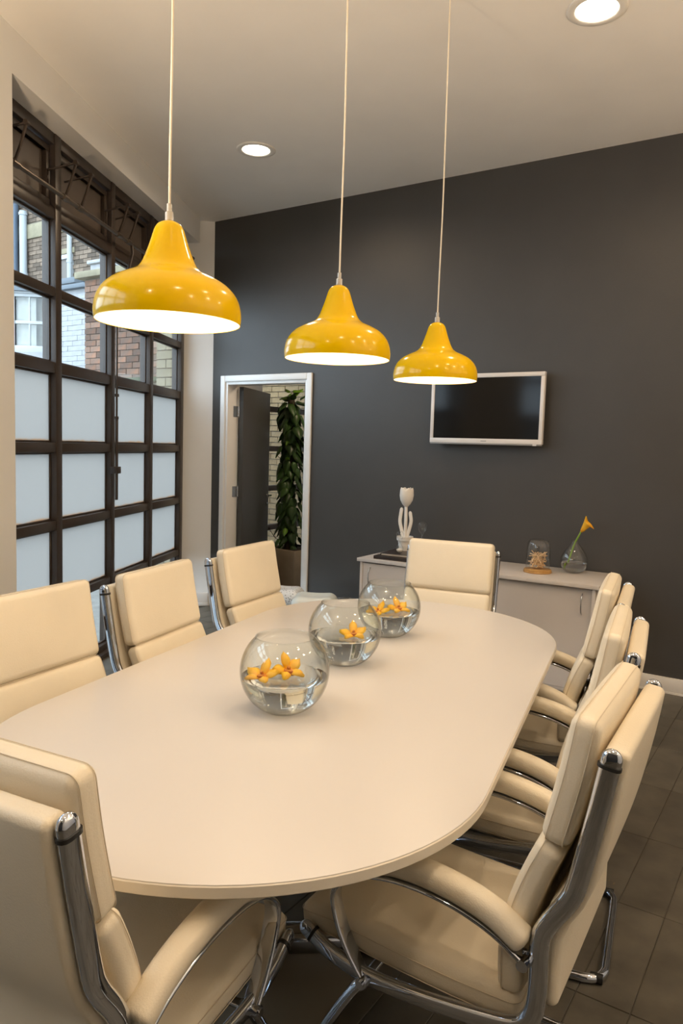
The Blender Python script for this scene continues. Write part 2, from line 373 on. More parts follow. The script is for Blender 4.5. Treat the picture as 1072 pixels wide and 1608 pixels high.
# ------------------------------------------------------------------ window_1: steel grid with clear, frosted and panelled lights
# local frame: x runs along the wall, y points outdoors; shapes are written with y indoors and flipped
TR = [(-.004, .075), (.495, .552), (.982, 1.040), (1.464, 1.524), (1.945, 2.012), (2.402, 2.458), (2.855, 2.925), (3.285, 3.352)]
DEP, GY = .090, -.048
def wmesh(name, vf, m_, parent, smooth=40): return mesh(name, xf(vf, lambda x, y, z: (x, -y, z)), m_, parent, smooth)
def grid_window(name, s_org, BARS):
    win = bpy.data.objects.new(name, None); link(win); win['kind'] = 'structure'
    win.location = LW3(.14, s_org, 0); win.rotation_euler = (0, 0, math.atan2(DW[1], DW[0]))
    def wl(s): return s - s_org
    nc = len(BARS) - 1
    for s0, s1 in BARS: wmesh('mullion', bbox(wl(s0), wl(s1), -DEP, 0, 0, 3.35, .004), 'brown', win)
    for k, (z0, z1) in enumerate(TR):
        for c in range(nc): wmesh('transom', bbox(wl(BARS[c][1]) - .002, wl(BARS[c + 1][0]) + .002, -DEP + .004, -.006, z0, z1, .004), 'brown', win)
        if k == 7: continue
        for c in range(nc):      # each light has its own bead and pane
            x0, x1 = wl(BARS[c][1]), wl(BARS[c + 1][0]); za, zb = z1, TR[k + 1][0]
            kind = 'pane' if k in (0, 4, 5) else ('frost' if k < 4 else 'brown_panel')
            if kind != 'brown_panel':
                y0, y1 = GY - .008, GY + .010
                bead = join(*[bbox(*q, .002, 1) for q in ((x0, x1, y0, y1, za, za + .012), (x0, x1, y0, y1, zb - .012, zb), (x0, x0 + .012, y0, y1, za + .012, zb - .012), (x1 - .012, x1, y0, y1, za + .012, zb - .012))])
                wmesh('glazing_bead', bead, 'brown', win)
                wmesh('glass_pane' if kind == 'pane' else 'frosted_pane', box(x0 + .002, x1 - .002, GY - .003, GY + .003, za + .002, zb - .002), kind, win, 0)
            else:
                sash = join(*[bbox(*q, .004) for q in ((x0 + .01, x1 - .01, -.085, -.03, za + .008, za + .045), (x0 + .01, x1 - .01, -.085, -.03, zb - .045, zb - .008), (x0 + .01, x0 + .05, -.085, -.03, za + .045, zb - .045), (x1 - .05, x1 - .01, -.085, -.03, za + .045, zb - .045))])
                sh = wmesh('hopper_sash', sash, 'brown', win)
                wmesh('board', bbox(x0 + .048, x1 - .048, -.075, -.061, za + .043, zb - .043, .002, 1), 'brown_panel', sh)
                wmesh('catch', join(bbox(x1 - .045, x1 - .03, -.03, -.018, za + .11, za + .21, .003), bbox(x1 - .05, x1 - .022, -.03, -.022, za + .15, za + .17, .002)), 'brown', sh)
    wmesh('sill', bbox(wl(BARS[0][1]), wl(BARS[-1][1]), -.12, .035, -.002, .03, .004), 'brown', win)
grid_window('window_1', 3.6, [(3.56, 3.632), (4.332, 4.404), (5.128, 5.190), (5.874, 5.942), (6.632, 6.706)])
grid_window('window_added', .3, [(.30, .37), (1.09, 1.16), (1.87, 1.94), (2.65, 2.72)])     # unseen bay of the same glazing, added at left for more daylight

# opener gear: long torsion rail with bent arms and a hand rod
op = thing('window_opener', 'dark metal crank rail with bent arms along the brown window top', 'window opener', LW3(.07, 3.6, 0), math.atan2(DW[1], DW[0]))
def ol(s, off, z): return (s - 3.6, off - .07, z)
M['bronze'] = mat('dark_bronze', (.20, .165, .135), .3, metal=.85)
mesh('torsion_rail', join(cyl(.013, ol(3.66, .07, 2.972), ol(6.66, .07, 2.972)), *[cyl(.019, ol(s - .03, .07, 2.972), ol(s + .03, .07, 2.972)) for s in (3.77, 4.31, 4.5, 5.08, 5.25, 5.9, 6.1)]), 'bronze', op)
for s in (3.765, 4.31, 4.51, 5.075, 5.255, 5.86, 6.06, 6.5):
    arm = join(sweep([ol(s, .07, 2.972), ol(s, .035, 3.06), ol(s, .0, 3.17)], stadium(.018, .010)), cyl(.014, ol(s - .014, 0, 3.17), ol(s + .014, 0, 3.17), 10),
               sweep([ol(s, .0, 3.17), ol(s - .01, .08, 3.15), ol(s - .02, .165, 3.125)], stadium(.018, .010)))
    mesh('crank_arm', arm, 'brown', op)
mesh('link_arm', sweep([ol(5.31, .07, 2.972), ol(5.30, .06, 2.90), ol(5.20, .085, 2.62), ol(5.13, .10, 2.42)], stadium(.022, .012)), 'brown', op)
mesh('hand_rod', join(cyl(.0075, ol(5.125, .10, 2.45), ol(5.125, .10, 1.71)), cyl(.011, ol(5.125, .10, 1.72), ol(5.125, .10, 1.12)), cyl(.016, ol(5.125, .10, 1.86), ol(5.125, .10, 1.88)), cyl(.014, ol(5.125, .10, 1.70), ol(5.125, .10, 1.72))), 'brown', op)
mesh('rod_bracket', bbox(5.10 - 3.6, 5.165 - 3.6, .012, .069, 1.31, 1.36, .004), 'brown', op)

# ------------------------------------------------------------------ door_1: white frame, dark leaf swung into the hall
dr = bpy.data.objects.new('door_1', None); link(dr); dr['kind'] = 'structure'; dr.location = (DX0, YB, 0)
w = DX1 - DX0
for nm, vf in (('jamb', bbox(-.003, .03, -.004, .145, 0, DH, .003)), ('jamb', bbox(w - .03, w + .003, -.004, .145, 0, DH, .003)), ('head_lining', bbox(.03, w - .03, -.004, .145, DH - .03, DH, .003))):
    mesh(nm, vf, 'gloss_white', dr)
def arch(x0, x1, z0, z1): return bbox(x0, x1, -.022, 0, z0, z1, .007, 3)
mesh('architrave', arch(-.049, .006, 0, DH + .052), 'gloss_white', dr); mesh('architrave', arch(w - .006, w + .049, 0, DH + .052), 'gloss_white', dr)
mesh('architrave', arch(.0062, w - .0062, DH - .004, DH + .052), 'gloss_white', dr)
lf = mesh('door_leaf', bbox(0, .86, -.044, 0, .01, DH - .035, .003), 'door', dr, loc=(.035, .15, 0), rz=math.radians(112))
for sy in (-1, 1):
    y = -.044 if sy < 0 else 0
    mesh('door_handle', join(cyl(.009, (.80, y, 1.02), (.80, y + sy * .045, 1.02)), cyl(.009, (.805, y + sy * .045, 1.02), (.69, y + sy * .045, 1.02)), cyl(.022, (.80, y, 1.02), (.80, y + sy * .006, 1.02)), cyl(.018, (.80, y, .93), (.80, y + sy * .006, .93))), 'steel', lf)
for z in (1.80, 1.05, .25):
    mesh('hinge', join(bbox(.030, .034, .075, .145, z, z + .1, .0005, 1), cyl(.007, (.036, .147, z), (.036, .147, z + .1), 10)), 'steel', dr)

# ------------------------------------------------------------------ hall beyond the door
HX = -5.75; HY = 8.03
st(mesh('floor_hall', box(HX - .1, -2.2, YB + .14, HY, -.15, -.002), 'grout', smooth=0))
st(mesh('ceiling_hall', prism([(-4.98, YB + .16), (-2.2, YB + .16), (-2.2, HY), (HX - .1, HY), (HX - .1, 6.84)], 2.75, 2.9), 'ceiling', smooth=0))
st(mesh('wall_hall_right', box(-2.35, -2.2, YB + .14, HY, 0, 2.75), 'white_wall', smooth=0))
st(mesh('wall_hall_left', join(prism([(-5.02, YB + .14), (-4.90, YB + .14), (HX + .12, 6.84), (HX - .12, 6.84)], 0, 2.75), box(HX - .1, HX + .02, 6.84, HY, 2.56, 2.75)), 'white_wall', smooth=0))
st(mesh('wall_hall_far', box(HX + .06, -2.2, HY - .06, HY, 0, 2.75), 'white_wall', smooth=0))
w2 = bpy.data.objects.new('window_2', None); link(w2); w2['kind'] = 'structure'; w2.location = (HX, 6.84, 0); w2.rotation_euler = (0, 0, PI / 2)
W2L = HY - .06 - 6.84
for x0 in (0, W2L - .06): mesh('mullion', bbox(x0, x0 + .06, -.05, .05, 0, 2.56, .004), 'brown', w2)
T2 = [(0, .06), (.50, .565), (.985, 1.05), (1.47, 1.535), (1.95, 2.015), (2.5, 2.56)]
for k, (z0, z1) in enumerate(T2):
    mesh('transom', bbox(.06, W2L - .06, -.046, .046, z0, z1, .004), 'brown', w2)
    if k < 5: mesh('glass_pane', box(.062, W2L - .062, -.003, .003, z1, T2[k + 1][0]), 'pane', w2, smooth=0)

# planter and climbing plant
pl = thing('planter', 'square tapered taupe planter standing in the hall beyond the door', 'planter', (-4.82, 6.45, 0), math.radians(-7.6))
def taper(vf, k): return xf(vf, lambda x, y, z: (x * (k + (1 - k) * z / .44), y * (k + (1 - k) * z / .44), z))
mesh('pot', taper(join(bbox(-.23, .23, -.23, -.21, 0, .44, .004), bbox(-.23, .23, .21, .23, 0, .44, .004), bbox(-.23, -.21, -.21, .21, 0, .44, .004), bbox(.21, .23, -.21, .21, 0, .44, .004), box(-.21, .21, -.21, .21, 0, .02)), .84), 'planter', pl)
mesh('soil', xf(rbox(.200, .200, .02, .015, 6, 2), lambda x, y, z: (x, y, z + .40)), 'soil', pl)
plant = thing('climbing_plant', 'tall climbing plant with dark heart-shaped leaves on a moss pole', 'plant', (-4.89, 6.43, .421))
mesh('moss_pole', sweep([(0, 0, 0), (.004, 0, .5), (0, .004, 1.0), (0, 0, 1.64)], circ(.040, 10)), 'moss', plant)
def leaf_mesh(L=.155, Wd=.122):
    rows = [(0, .10), (.04, .62), (.12, .92), (.25, 1.0), (.45, .86), (.65, .58), (.82, .28), (1.0, .02)]
    V, F = [], []
    for t, wd in rows:
        sag = -.22 * L * t * t; back = -.10 * L * (1 - abs(2 * t - .2)) if t < .1 else 0
        for k in (-1, -.5, 0, .5, 1):
            V.append((k * wd * Wd / 2, L * t + (back if abs(k) == 1 else 0), sag - abs(k) * wd * .014 + (.012 if k == 0 else .008 * (1 - abs(k)))))
    n = len(rows)
    for i in range(n - 1):
        for k in range(4): F.append((i * 5 + k, i * 5 + k + 1, (i + 1) * 5 + k + 1, (i + 1) * 5 + k))
    V += [(0, -.05, .012), (.003, 0, .008), (-.003, 0, .008)]; m_ = len(V); F.append((m_ - 3, m_ - 2, m_ - 1))
    return V, F
leafA = leafB = None
rnd = random.Random(3)
for i in range(150):
    t = i / 149; z = .03 + 1.68 * t; new = (t > .955) or rnd.random() < .05
    src = leafB if new else leafA
    if src is None:
        src = mesh('leaf', leaf_mesh() if not new else leaf_mesh(.12, .075), 'leaf_new' if new else 'leaf', plant, smooth=80)
        md = src.modifiers.new('thickness', 'SOLIDIFY'); md.thickness = .0012
        if new: leafB = src
        else: leafA = src
        o = src
    else: o = src.copy(); COL.objects.link(o)
    az = i * 2.39996 + rnd.uniform(-.5, .5); rad = rnd.uniform(.045, .13) * (1.05 - .15 * t)
    if t > .955: rad *= .3
    o.location = (rad * math.cos(az), rad * math.sin(az), z)
    tilt = rnd.uniform(-1.35, -.75) if t < .93 else rnd.uniform(-.6, .9)
    s = rnd.uniform(.75, 1.15) * (1.0 if .12 < t else .8); o.scale = (s, s, s)
    o.rotation_euler = (tilt, rnd.uniform(-.3, .3), az - PI / 2 + rnd.uniform(-.4, .4))
mesh('trailing_stem', sweep(spline([(-.02, -.02, .9), (-.10, -.04, .98), (-.17, -.02, 1.02)]), circ(.003, 6)), 'moss', plant)
mesh('trailing_stem', sweep(spline([(.0, -.02, .15), (-.10, -.06, .10), (-.19, -.06, .17), (-.23, -.05, .22)]), circ(.003, 6)), 'moss', plant)

# two low moulded stools by the door
def stool(name, label, m_, loc, rz, sc):
    t = thing(name, label, 'stool', loc, rz, 'low moulded stools by the door')
    sh = xf(rbox(.17 * sc, .15 * sc, .075, .07, 8, 5), lambda x, y, z: (x, y, z + .36 - (.02 * math.exp(-((x / .1) ** 2 + (y / .09) ** 2)) if z > 0 else 0)))
    mesh('seat', sh, m_, t)
    for sx in (-1, 1):
        for sy in (-1, 1): mesh('leg', sweep([(sx * .10 * sc, sy * .09 * sc, .30), (sx * .13 * sc, sy * .11 * sc, 0)], circ(.014, 10)), 'shell_white', t)
    return t
stool('moulded_stool', 'plain white moulded stool below the right door jamb, behind the table', 'shell_white', (-3.17, 4.52, 0), .5, 1.0)
stool('moulded_stool', 'white moulded stool with dark speckles, beside the plain white one', 'speckle', (-3.53, 4.62, -.05 + .05), .4, .85)

# ------------------------------------------------------------------ conference table
TA = .1924; TX, TY, TZ = -1.430, 2.188, .74
table = thing('conference_table', 'long white racetrack conference table with rounded ends', 'table', (TX, TY, 0), TA)
TWD, TLS, TE, TTH = .6875, .7207, .6488, .028
outl = []
for k in range(49): a = PI * k / 48; outl.append((TWD * math.cos(a), TLS + TE * math.sin(a)))
outl += [(-x, -y) for x, y in outl]
def ring(off, z): return [(x * (1 - off / TWD), y * (1 - off / (TLS + TE)), z) for x, y in outl]
n = len(outl)
def loft(rings, caps=True):
    V = [p for r_ in rings for p in r_]; n = len(rings[0]); F = []
    for i in range(len(rings) - 1): F += [(i * n + k, i * n + (k + 1) % n, (i + 1) * n + (k + 1) % n, (i + 1) * n + k) for k in range(n)]
    if caps: F += [tuple(range(n - 1, -1, -1)), tuple((len(rings) - 1) * n + k for k in range(n))]
    return V, F
mesh('table_top', loft([ring(.002, TZ - .002), ring(.0025, TZ)]), 'laminate', table).cycles.is_caustics_receiver = True
mesh('edge_band', loft([ring(.003, TZ - TTH), ring(0, TZ - TTH + .003), ring(0, TZ - .004), ring(.002, TZ - .002)]), 'edge', table, smooth=30)
for sy in (-1, 1):
    mesh('column', sweep([(0, sy * .62, .02), (0, sy * .62, .35), (0, sy * .62, TZ - .03)], circ(.06, 24), scales=[1.25, 1.0, 1.1]), 'chrome', table)
    mesh('foot_rail', xf(bbox(-.28, .28, -.045, .045, .0, .07, .02, 3), lambda x, y, z: (x * math.cos(.45) - y * math.sin(.45) + .05, x * math.sin(.45) + y * math.cos(.45) + sy * .47, z)), 'chrome', table)
    mesh('base_plate', xf(bbox(-.33, .30, -.42, -.02, 0, .014, .003), lambda x, y, z: (x, sy * (y * -1 + .38) if sy > 0 else y - .44 + .0, z)), 'base_plate', table)
mesh('apron', join(bbox(-.03, .03, -.62, .62, TZ - .075, TZ - TTH, .004)), 'base_plate', table)

# ------------------------------------------------------------------ soft-pad cantilever chairs
def along(path):
    P = spline([(x, 0, z) for x, z in path], 8); D = [0]
    for i in range(1, len(P)): D.append(D[-1] + (P[i] - P[i - 1]).length)
    def at(s):
        s = max(0, min(D[-1], s)); i = 1
        while i < len(D) - 1 and D[i] < s: i += 1
        t = (s - D[i - 1]) / max(1e-9, D[i] - D[i - 1]); p = P[i - 1].lerp(P[i], t); tg = (P[min(i + 1, len(P) - 1)] - P[max(i - 2, 0)]).normalized()
        return p, tg
    return at, D[-1]
def cushion(path, hw, ht, rr, bulge=.010, puff=.0):
    """pad that follows a side profile; thickness to the right-hand side of travel"""
    at, L = along(path)
    def f(x, y, z):
        e = (1 - (x / (L / 2)) ** 2) * (1 - (y / hw) ** 2); zz = z + (1 if z > 0 else -1) * bulge * max(0, e) ** .6 * (abs(z) / ht)
        p, tg = at(x + L / 2); nrm = Vector((-tg.z, 0, tg.x))
        over = 0
        if x + L / 2 < 0 or x + L / 2 > L: over = 0
        q = p + nrm * zz; return (q.x, y, q.z)
    return xf(rbox(L / 2, hw, ht, rr, 12, 5), f)
def seam(path, hw, nz, rr, tr=.0010):
    at, L = along(path); pts = []
    for cx, cy, a0 in ((L / 2 - rr, hw - rr, 0), (-L / 2 + rr, hw - rr, 1), (-L / 2 + rr, -hw + rr, 2), (L / 2 - rr, -hw + rr, 3)):
        for k in range(7): a = PI / 2 * (a0 + k / 6); pts.append((cx + rr * math.cos(a), cy + rr * math.sin(a)))
    full = []
    for i in range(len(pts)):
        a, b_ = pts[i], pts[(i + 1) % len(pts)]; m_ = 8 if math.hypot(a[0] - b_[0], a[1] - b_[1]) > .05 else 1
        for k in range(m_): full.append((a[0] + (b_[0] - a[0]) * k / m_, a[1] + (b_[1] - a[1]) * k / m_))
    P = []
    for x, y in full + full[:1]:
        p, tg = at(x + L / 2); q = p + Vector((-tg.z, 0, tg.x)) * nz; P.append((q.x, y, q.z))
    return sweep(P, circ(tr, 6))

FRAME = [(.0, .985), (.018, .88), (.046, .735), (.062, .685), (.098, .625), (.113, .58), (.113, .48), (.122, .42), (.155, .385), (.24, .368), (.40, .352), (.51, .352), (.60, .372), (.662, .404)]
FY = .2555
def make_chair(name, label, loc, rz, group):
    t = thing(name, label, 'chair', loc, rz, group)
    fp = spline([(x, 0, z) for x, z in FRAME], 6)
    for sy in (-1, 1):
        P = [(p.x, sy * FY, p.z) for p in fp]
        fr = mesh('side_frame', sweep(P, stadium(.040, .022, 6), up=(0, 1, 0), round_end=(.020, .020)), 'chrome', t, smooth=50)
        for (x, z), (tx, tz) in (((.003, .970), (.15, -1)), ((.645, .396), (1, .5))):
            d = Vector((tx, 0, tz)).normalized() * .0035; c = Vector((x, sy * FY, z))
            mesh('end_ring', sweep([c - d, c + d], stadium(.045, .027, 6), up=(0, 1, 0)), 'rubber', fr)
        # arm: flat chrome bar looping from the back to the seat rail, leather pad on top
        AP = spline([(.140, .535), (.205, .574), (.285, .600), (.375, .611), (.463, .606), (.535, .582), (.582, .532), (.570, .465), (.541, .405), (.503, .352)], 5)
        AP = [(p[0], sy * (FY + .004), p[1]) for p in AP]
        ar = mesh('arm_bar', sweep(AP, stadium(.042, .011, 4)[:] and [(y, x) for x, y in stadium(.042, .011, 4)][::-1], up=(0, 1, 0)), 'chrome', t, smooth=50)
        pp = spline([(.150, .578), (.21, .612), (.285, .634), (.375, .645), (.455, .640), (.52, .612)], 6)
        P2 = [(p[0], sy * (FY + .004), p[1]) for p in pp]; k = len(P2)
        mesh('arm_pad', sweep(P2, [(x * 1.0, y) for x, y in [(.027 * math.copysign(abs(math.cos(2 * PI * q / 20)) ** .8, math.cos(2 * PI * q / 20)), .029 * math.copysign(abs(math.sin(2 * PI * q / 20)) ** .8, math.sin(2 * PI * q / 20))) for q in range(20)]], up=(0, 1, 0), round_end=(.014, .014)), 'leather', ar, smooth=60)
        mesh('pivot', join(cyl(.012, (.140, sy * (FY - .016), .533), (.140, sy * (FY + .026), .533)), cyl(.016, (.140, sy * (FY - .012), .533), (.140, sy * (FY - .004), .533))), 'chrome', ar)
        mesh('pivot', join(cyl(.014, (.500, sy * (FY - .02), .345), (.500, sy * (FY + .026), .345)), cyl(.009, (.500, sy * (FY + .026), .345), (.500, sy * (FY + .031), .345))), 'chrome', ar)
    # leather: back shell, two back pads, seat
    mesh('back_shell', cushion([(-.008, .998), (.012, .87), (.040, .735), (.058, .68), (.092, .615), (.100, .56), (.100, .44)], FY - .012, .024, .016, .003), 'leather', t, smooth=60)
    up_ = [(.052, 1.044), (.072, .92), (.104, .775)]
    u = mesh('upper_back_pad', cushion(up_, .240, .029, .022, .010), 'leather', t, smooth=60)
    mesh('seam', seam(up_, .2405, .017, .022), 'thread', u); mesh('seam', seam(up_, .2405, -.017, .022), 'thread', u)
    lo_ = [(.106, .770), (.140, .69), (.168, .60), (.178, .52), (.176, .43)]
    u = mesh('lower_back_pad', cushion(lo_, .240, .027, .021, .008), 'leather', t, smooth=60)
    mesh('seam', seam(lo_, .2405, .016, .021), 'thread', u)
    se_ = [(.150, .398), (.30, .398), (.48, .408), (.62, .420), (.695, .414)]
    u = mesh('seat_pad', cushion(se_, .240, .034, .026, .010), 'leather', t, smooth=60)
    mesh('seam', seam(se_, .2405, .018, .026), 'thread', u); mesh('seam', seam(se_, .2405, -.020, .026), 'thread', u)
    for cx_, cz_ in ((.500, .345), (.20, .372)): mesh('crossbar', cyl(.011, (cx_, -FY, cz_), (cx_, FY, cz_)), 'chrome', t)
    # cantilever base: one bent tube
    by_ = FY - .004; z0 = .0145
    side = [(.480, by_, .345), (.520, by_, .318), (.570, by_, .240), (.622, by_, .145), (.652, by_, .072), (.640, by_, .028), (.595, by_, z0 + .001), (.50, by_, z0), (.30, by_, z0), (.12, by_, z0)]
    back = [(.055, by_ - .01, z0), (.028, by_ - .045, z0), (.024, by_ - .10, z0), (.024, 0, z0)]
    half = side + back
    P = spline(half + [(x, -y, z) for x, y, z in half[::-1][1:]], 5)
    bs = mesh('base_tube', sweep(P, circ(.0135, 12)), 'chrome', t, smooth=60)
    for x, y in ((.045, FY - .02), (.045, -FY + .02), (.56, FY - .004), (.56, -FY + .004)):
        mesh('foot', sweep([(x - .018, y, z0), (x + .018, y, z0)], circ(.0145, 12)), 'rubber', bs)
    return t
GR = 'cream leather chairs around the table'
c0 = make_chair('conference_chair', 'cream leather chair nearest on the right, its chrome side frame and arm facing us', (-.308, 1.655, 0), 3.1846, GR)
dup(c0, (-.455, 2.390, 0), 3.307, 'cream leather chair second on the right side, between two others')
dup(c0, (-.644, 3.080, 0), 3.3065, 'cream leather chair on the right side nearest the grey cabinet end')
dup(c0, (-1.148, .628, 0), 1.69, 'cream leather chair seen from behind at the near left table end')
dup(c0, (-2.247, 1.473, 0), .132, 'cream leather chair on the window side, cut off by the left frame edge')
dup(c0, (-2.307, 2.071, 0), .228, 'cream leather chair on the window side, middle of its three')
dup(c0, (-2.466, 2.825, 0), .148, 'cream leather chair on the window side closest to the doorway')
dup(c0, (-1.736, 3.824, 0), math.atan2(-.981, .191), 'cream leather chair at the far table end before the grey cabinet')

# ------------------------------------------------------------------ pendants
PROF = [(.190, 0), (.1918, .018), (.190, .038), (.184, .060), (.172, .080), (.152, .099), (.125, .114), (.098, .126), (.080, .138), (.068, .156), (.059, .178), (.051, .200), (.044, .222), (.038, .240), (.030, .252), (.018, .259), (.008, .262)]
def pendant(label, x, y, z, wob):
    t = thing('pendant_lamp', label, 'pendant lamp', (x, y, z), 0, 'yellow pendant lamps over the table')
    sm = spline([(r_, h, 0) for r_, h in PROF], 4)
    outer = [(p.x, p.y) for p in sm]; inner = [(max(.006, p.x - .0022), p.y - (.002 if p.y > .2 else 0)) for p in sm]
    mesh('shade', lathe(outer, 64), 'yellow', t, smooth=60)
    li = mesh('shade_lining', lathe([(.1899, .0)] + inner[:], 64), 'shade_white', t, smooth=60)
    mesh('rim', lathe([(.190, 0), (.1878, 0), (.1878, -.0012), (.190, -.0012)], 64, closed=True), 'yellow', t)
    mesh('lamp_holder', lathe([(.0, .245), (.02, .245), (.022, .19), (.022, .165), (.0, .165)], 20), 'shade_white', t)
    mesh('bulb', lathe([(.0, .075), (.018, .078), (.029, .09), (.032, .105), (.028, .122), (.018, .142), (.015, .165), (0, .165)], 24), 'bulb', t)
    mesh('cord_grip', join(lathe([(.0, .262), (.011, .262), (.011, .283), (.007, .286), (.007, .305), (.0, .305)], 16)), 'collar', t)
    zt = H - z
    mesh('cord', sweep(spline([(0, 0, .28), (wob * .3, 0, .45), (wob, wob * .5, .8), (wob * .6, 0, 1.2), (0, 0, zt - .02)]), circ(.0032, 8)), 'cord', t)
    mesh('ceiling_rose', lathe([(.0, zt - .03), (.045, zt - .028), (.05, zt - .01), (.05, zt), (0, zt)], 24), 'gloss_white', t)
    ld = bpy.data.lights.new('pendant_light', 'POINT'); ld.energy = PENDANT_W; ld.color = WARM; ld.shadow_soft_size = .045
    l = bpy.data.objects.new('pendant_light', ld); link(l, t); l.location = (0, 0, .055)
    ld.cycles.is_caustics_light = True
    return t
pendant('yellow pendant lamp largest and nearest, hanging in front of the window', -1.493, 1.417, 1.866, .004)
pendant('middle one of the three yellow pendant lamps', -1.514, 2.258, 1.866, .003)
pendant('smallest and farthest yellow pendant lamp, hanging beside the television', -1.535, 3.099, 1.866, .004)

# ------------------------------------------------------------------ recessed downlights
def downlight(label, x, y, z=H, power=DOWN_W):
    t = thing('downlight', label, 'downlight', (x, y, z), 0, 'recessed ceiling downlights')
    mesh('trim_ring', lathe([(.094, 0), (.134, 0), (.134, -.004), (.130, -.007), (.100, -.008), (.094, -.004)], 48, closed=True), 'gloss_white', t, smooth=60)
    mesh('diffuser', lathe([(0.0, -.004), (.05, -.004), (.0945, -.003), (.0945, -.0005), (0, -.0005)], 48), 'diffuser', t)
    ld = bpy.data.lights.new('downlight_light', 'SPOT'); ld.energy = power; ld.color = WARM; ld.shadow_soft_size = .09; ld.spot_size = math.radians(172); ld.spot_blend = .6
    l = bpy.data.objects.new('downlight_light', ld); link(l, t); l.location = (0, 0, -.03); ld.cycles.is_caustics_light = True
    return t
downlight('round recessed downlight in the ceiling above the doorway', -3.448, 4.068)
downlight('round recessed downlight at the top right of the ceiling', -1.031, 3.58)
for x, y, k, lab in ((.3, 2.2, .8, 'right of the second right-hand chair'), (-.1, .7, 1.1, 'right of the camera'), (-.8, -1.0, .9, 'behind the camera'),
                     (1.5, 4.2, 1.0, 'in the far right corner'), (1.5, 2.6, 1.0, 'at the middle of the right wall'), (1.5, 1.0, 1.0, 'at the near end of the right wall')):
    downlight('round recessed downlight added out of view to brighten the room, ' + lab, x, y, H, DOWN_W * k)  # unseen downlights, added to lift the room and bounce light onto the ceiling
# two unseen uplighters added to brighten the ceiling, by window wall and right wall
def uplighter(label, x, y, power):
    fl = thing('added_floor_lamp', label, 'floor lamp', (x, y, 0), 0, 'added uplighter floor lamps')
    mesh('base', lathe([(0, 0), (.14, 0), (.14, .012), (.03, .025), (.0, .025)], 32), 'rubber', fl)
    mesh('pole', cyl(.012, (0, 0, .02), (0, 0, 1.72)), 'rubber', fl)
    mesh('bowl_shade', lathe([(.012, 1.70), (.05, 1.715), (.11, 1.76), (.15, 1.82), (.147, 1.82), (.107, 1.764), (.048, 1.72), (.0, 1.712)], 40), 'rubber', fl, smooth=60)
    mesh('bulb', lathe([(0, 1.715), (.02, 1.72), (.025, 1.75), (.015, 1.775), (0, 1.78)], 20), 'bulb', fl)
    ld = bpy.data.lights.new('added_uplight', 'SPOT'); ld.energy = power; ld.color = WARM; ld.shadow_soft_size = .10; ld.spot_size = math.radians(165); ld.spot_blend = .5
    l = bpy.data.objects.new('added_uplight', ld); link(l, fl); l.location = (0, 0, 1.83); l.rotation_euler = (PI, 0, 0)
uplighter('black uplighter floor lamp added out of view to light the ceiling, beside the window wall', -2.02, .62, UP_W)
uplighter('black uplighter floor lamp added out of view to light the ceiling, by the right wall', 1.2, 3.0, UP_W * .75)
downlight('small recessed downlight in the hall ceiling beyond the door', -3.9, 6.2, 2.75, 40)

# ------------------------------------------------------------------ fish bowls with water and orchids
def bowl(label, x, y, flowers, wl_=-.018):
    t = thing('glass_bowl', label, 'bowl', (x, y, TZ), 0, 'round glass bowls along the table')
    R_, zc, th = .137, .124, .0028
    def arc(r_, a0, a1, n=26): return [(r_ * math.cos(a0 + (a1 - a0) * k / n), zc + r_ * math.sin(a0 + (a1 - a0) * k / n)) for k in range(n + 1)]
    ab = -math.asin((zc - .0005) / R_) ; at_ = math.acos(.090 / R_)
    o_ = arc(R_, ab, at_); i_ = arc(R_ - th, -math.asin((zc - .006) / (R_ - th)), math.acos(.088 / (R_ - th)))
    lipz = o_[-1][1]
    prof = [(0, .0005)] + o_ + [(.0915, lipz + .003), (.0885, lipz + .003)] + i_[::-1] + [(0, .006)]
    g_ = mesh('bowl_glass', lathe(prof, 64), 'glass', t, smooth=70)
    rw = R_ - th - .0006; zw = zc + wl_
    wp = [(0, .0068)] + arc(rw, -math.asin((zc - .0068) / rw), math.asin(wl_ / rw), 22) + [(0, zw)]
    wt = mesh('water', lathe(wp, 64), 'water', t, smooth=30); wt.cycles.is_caustics_caster = True
    return t
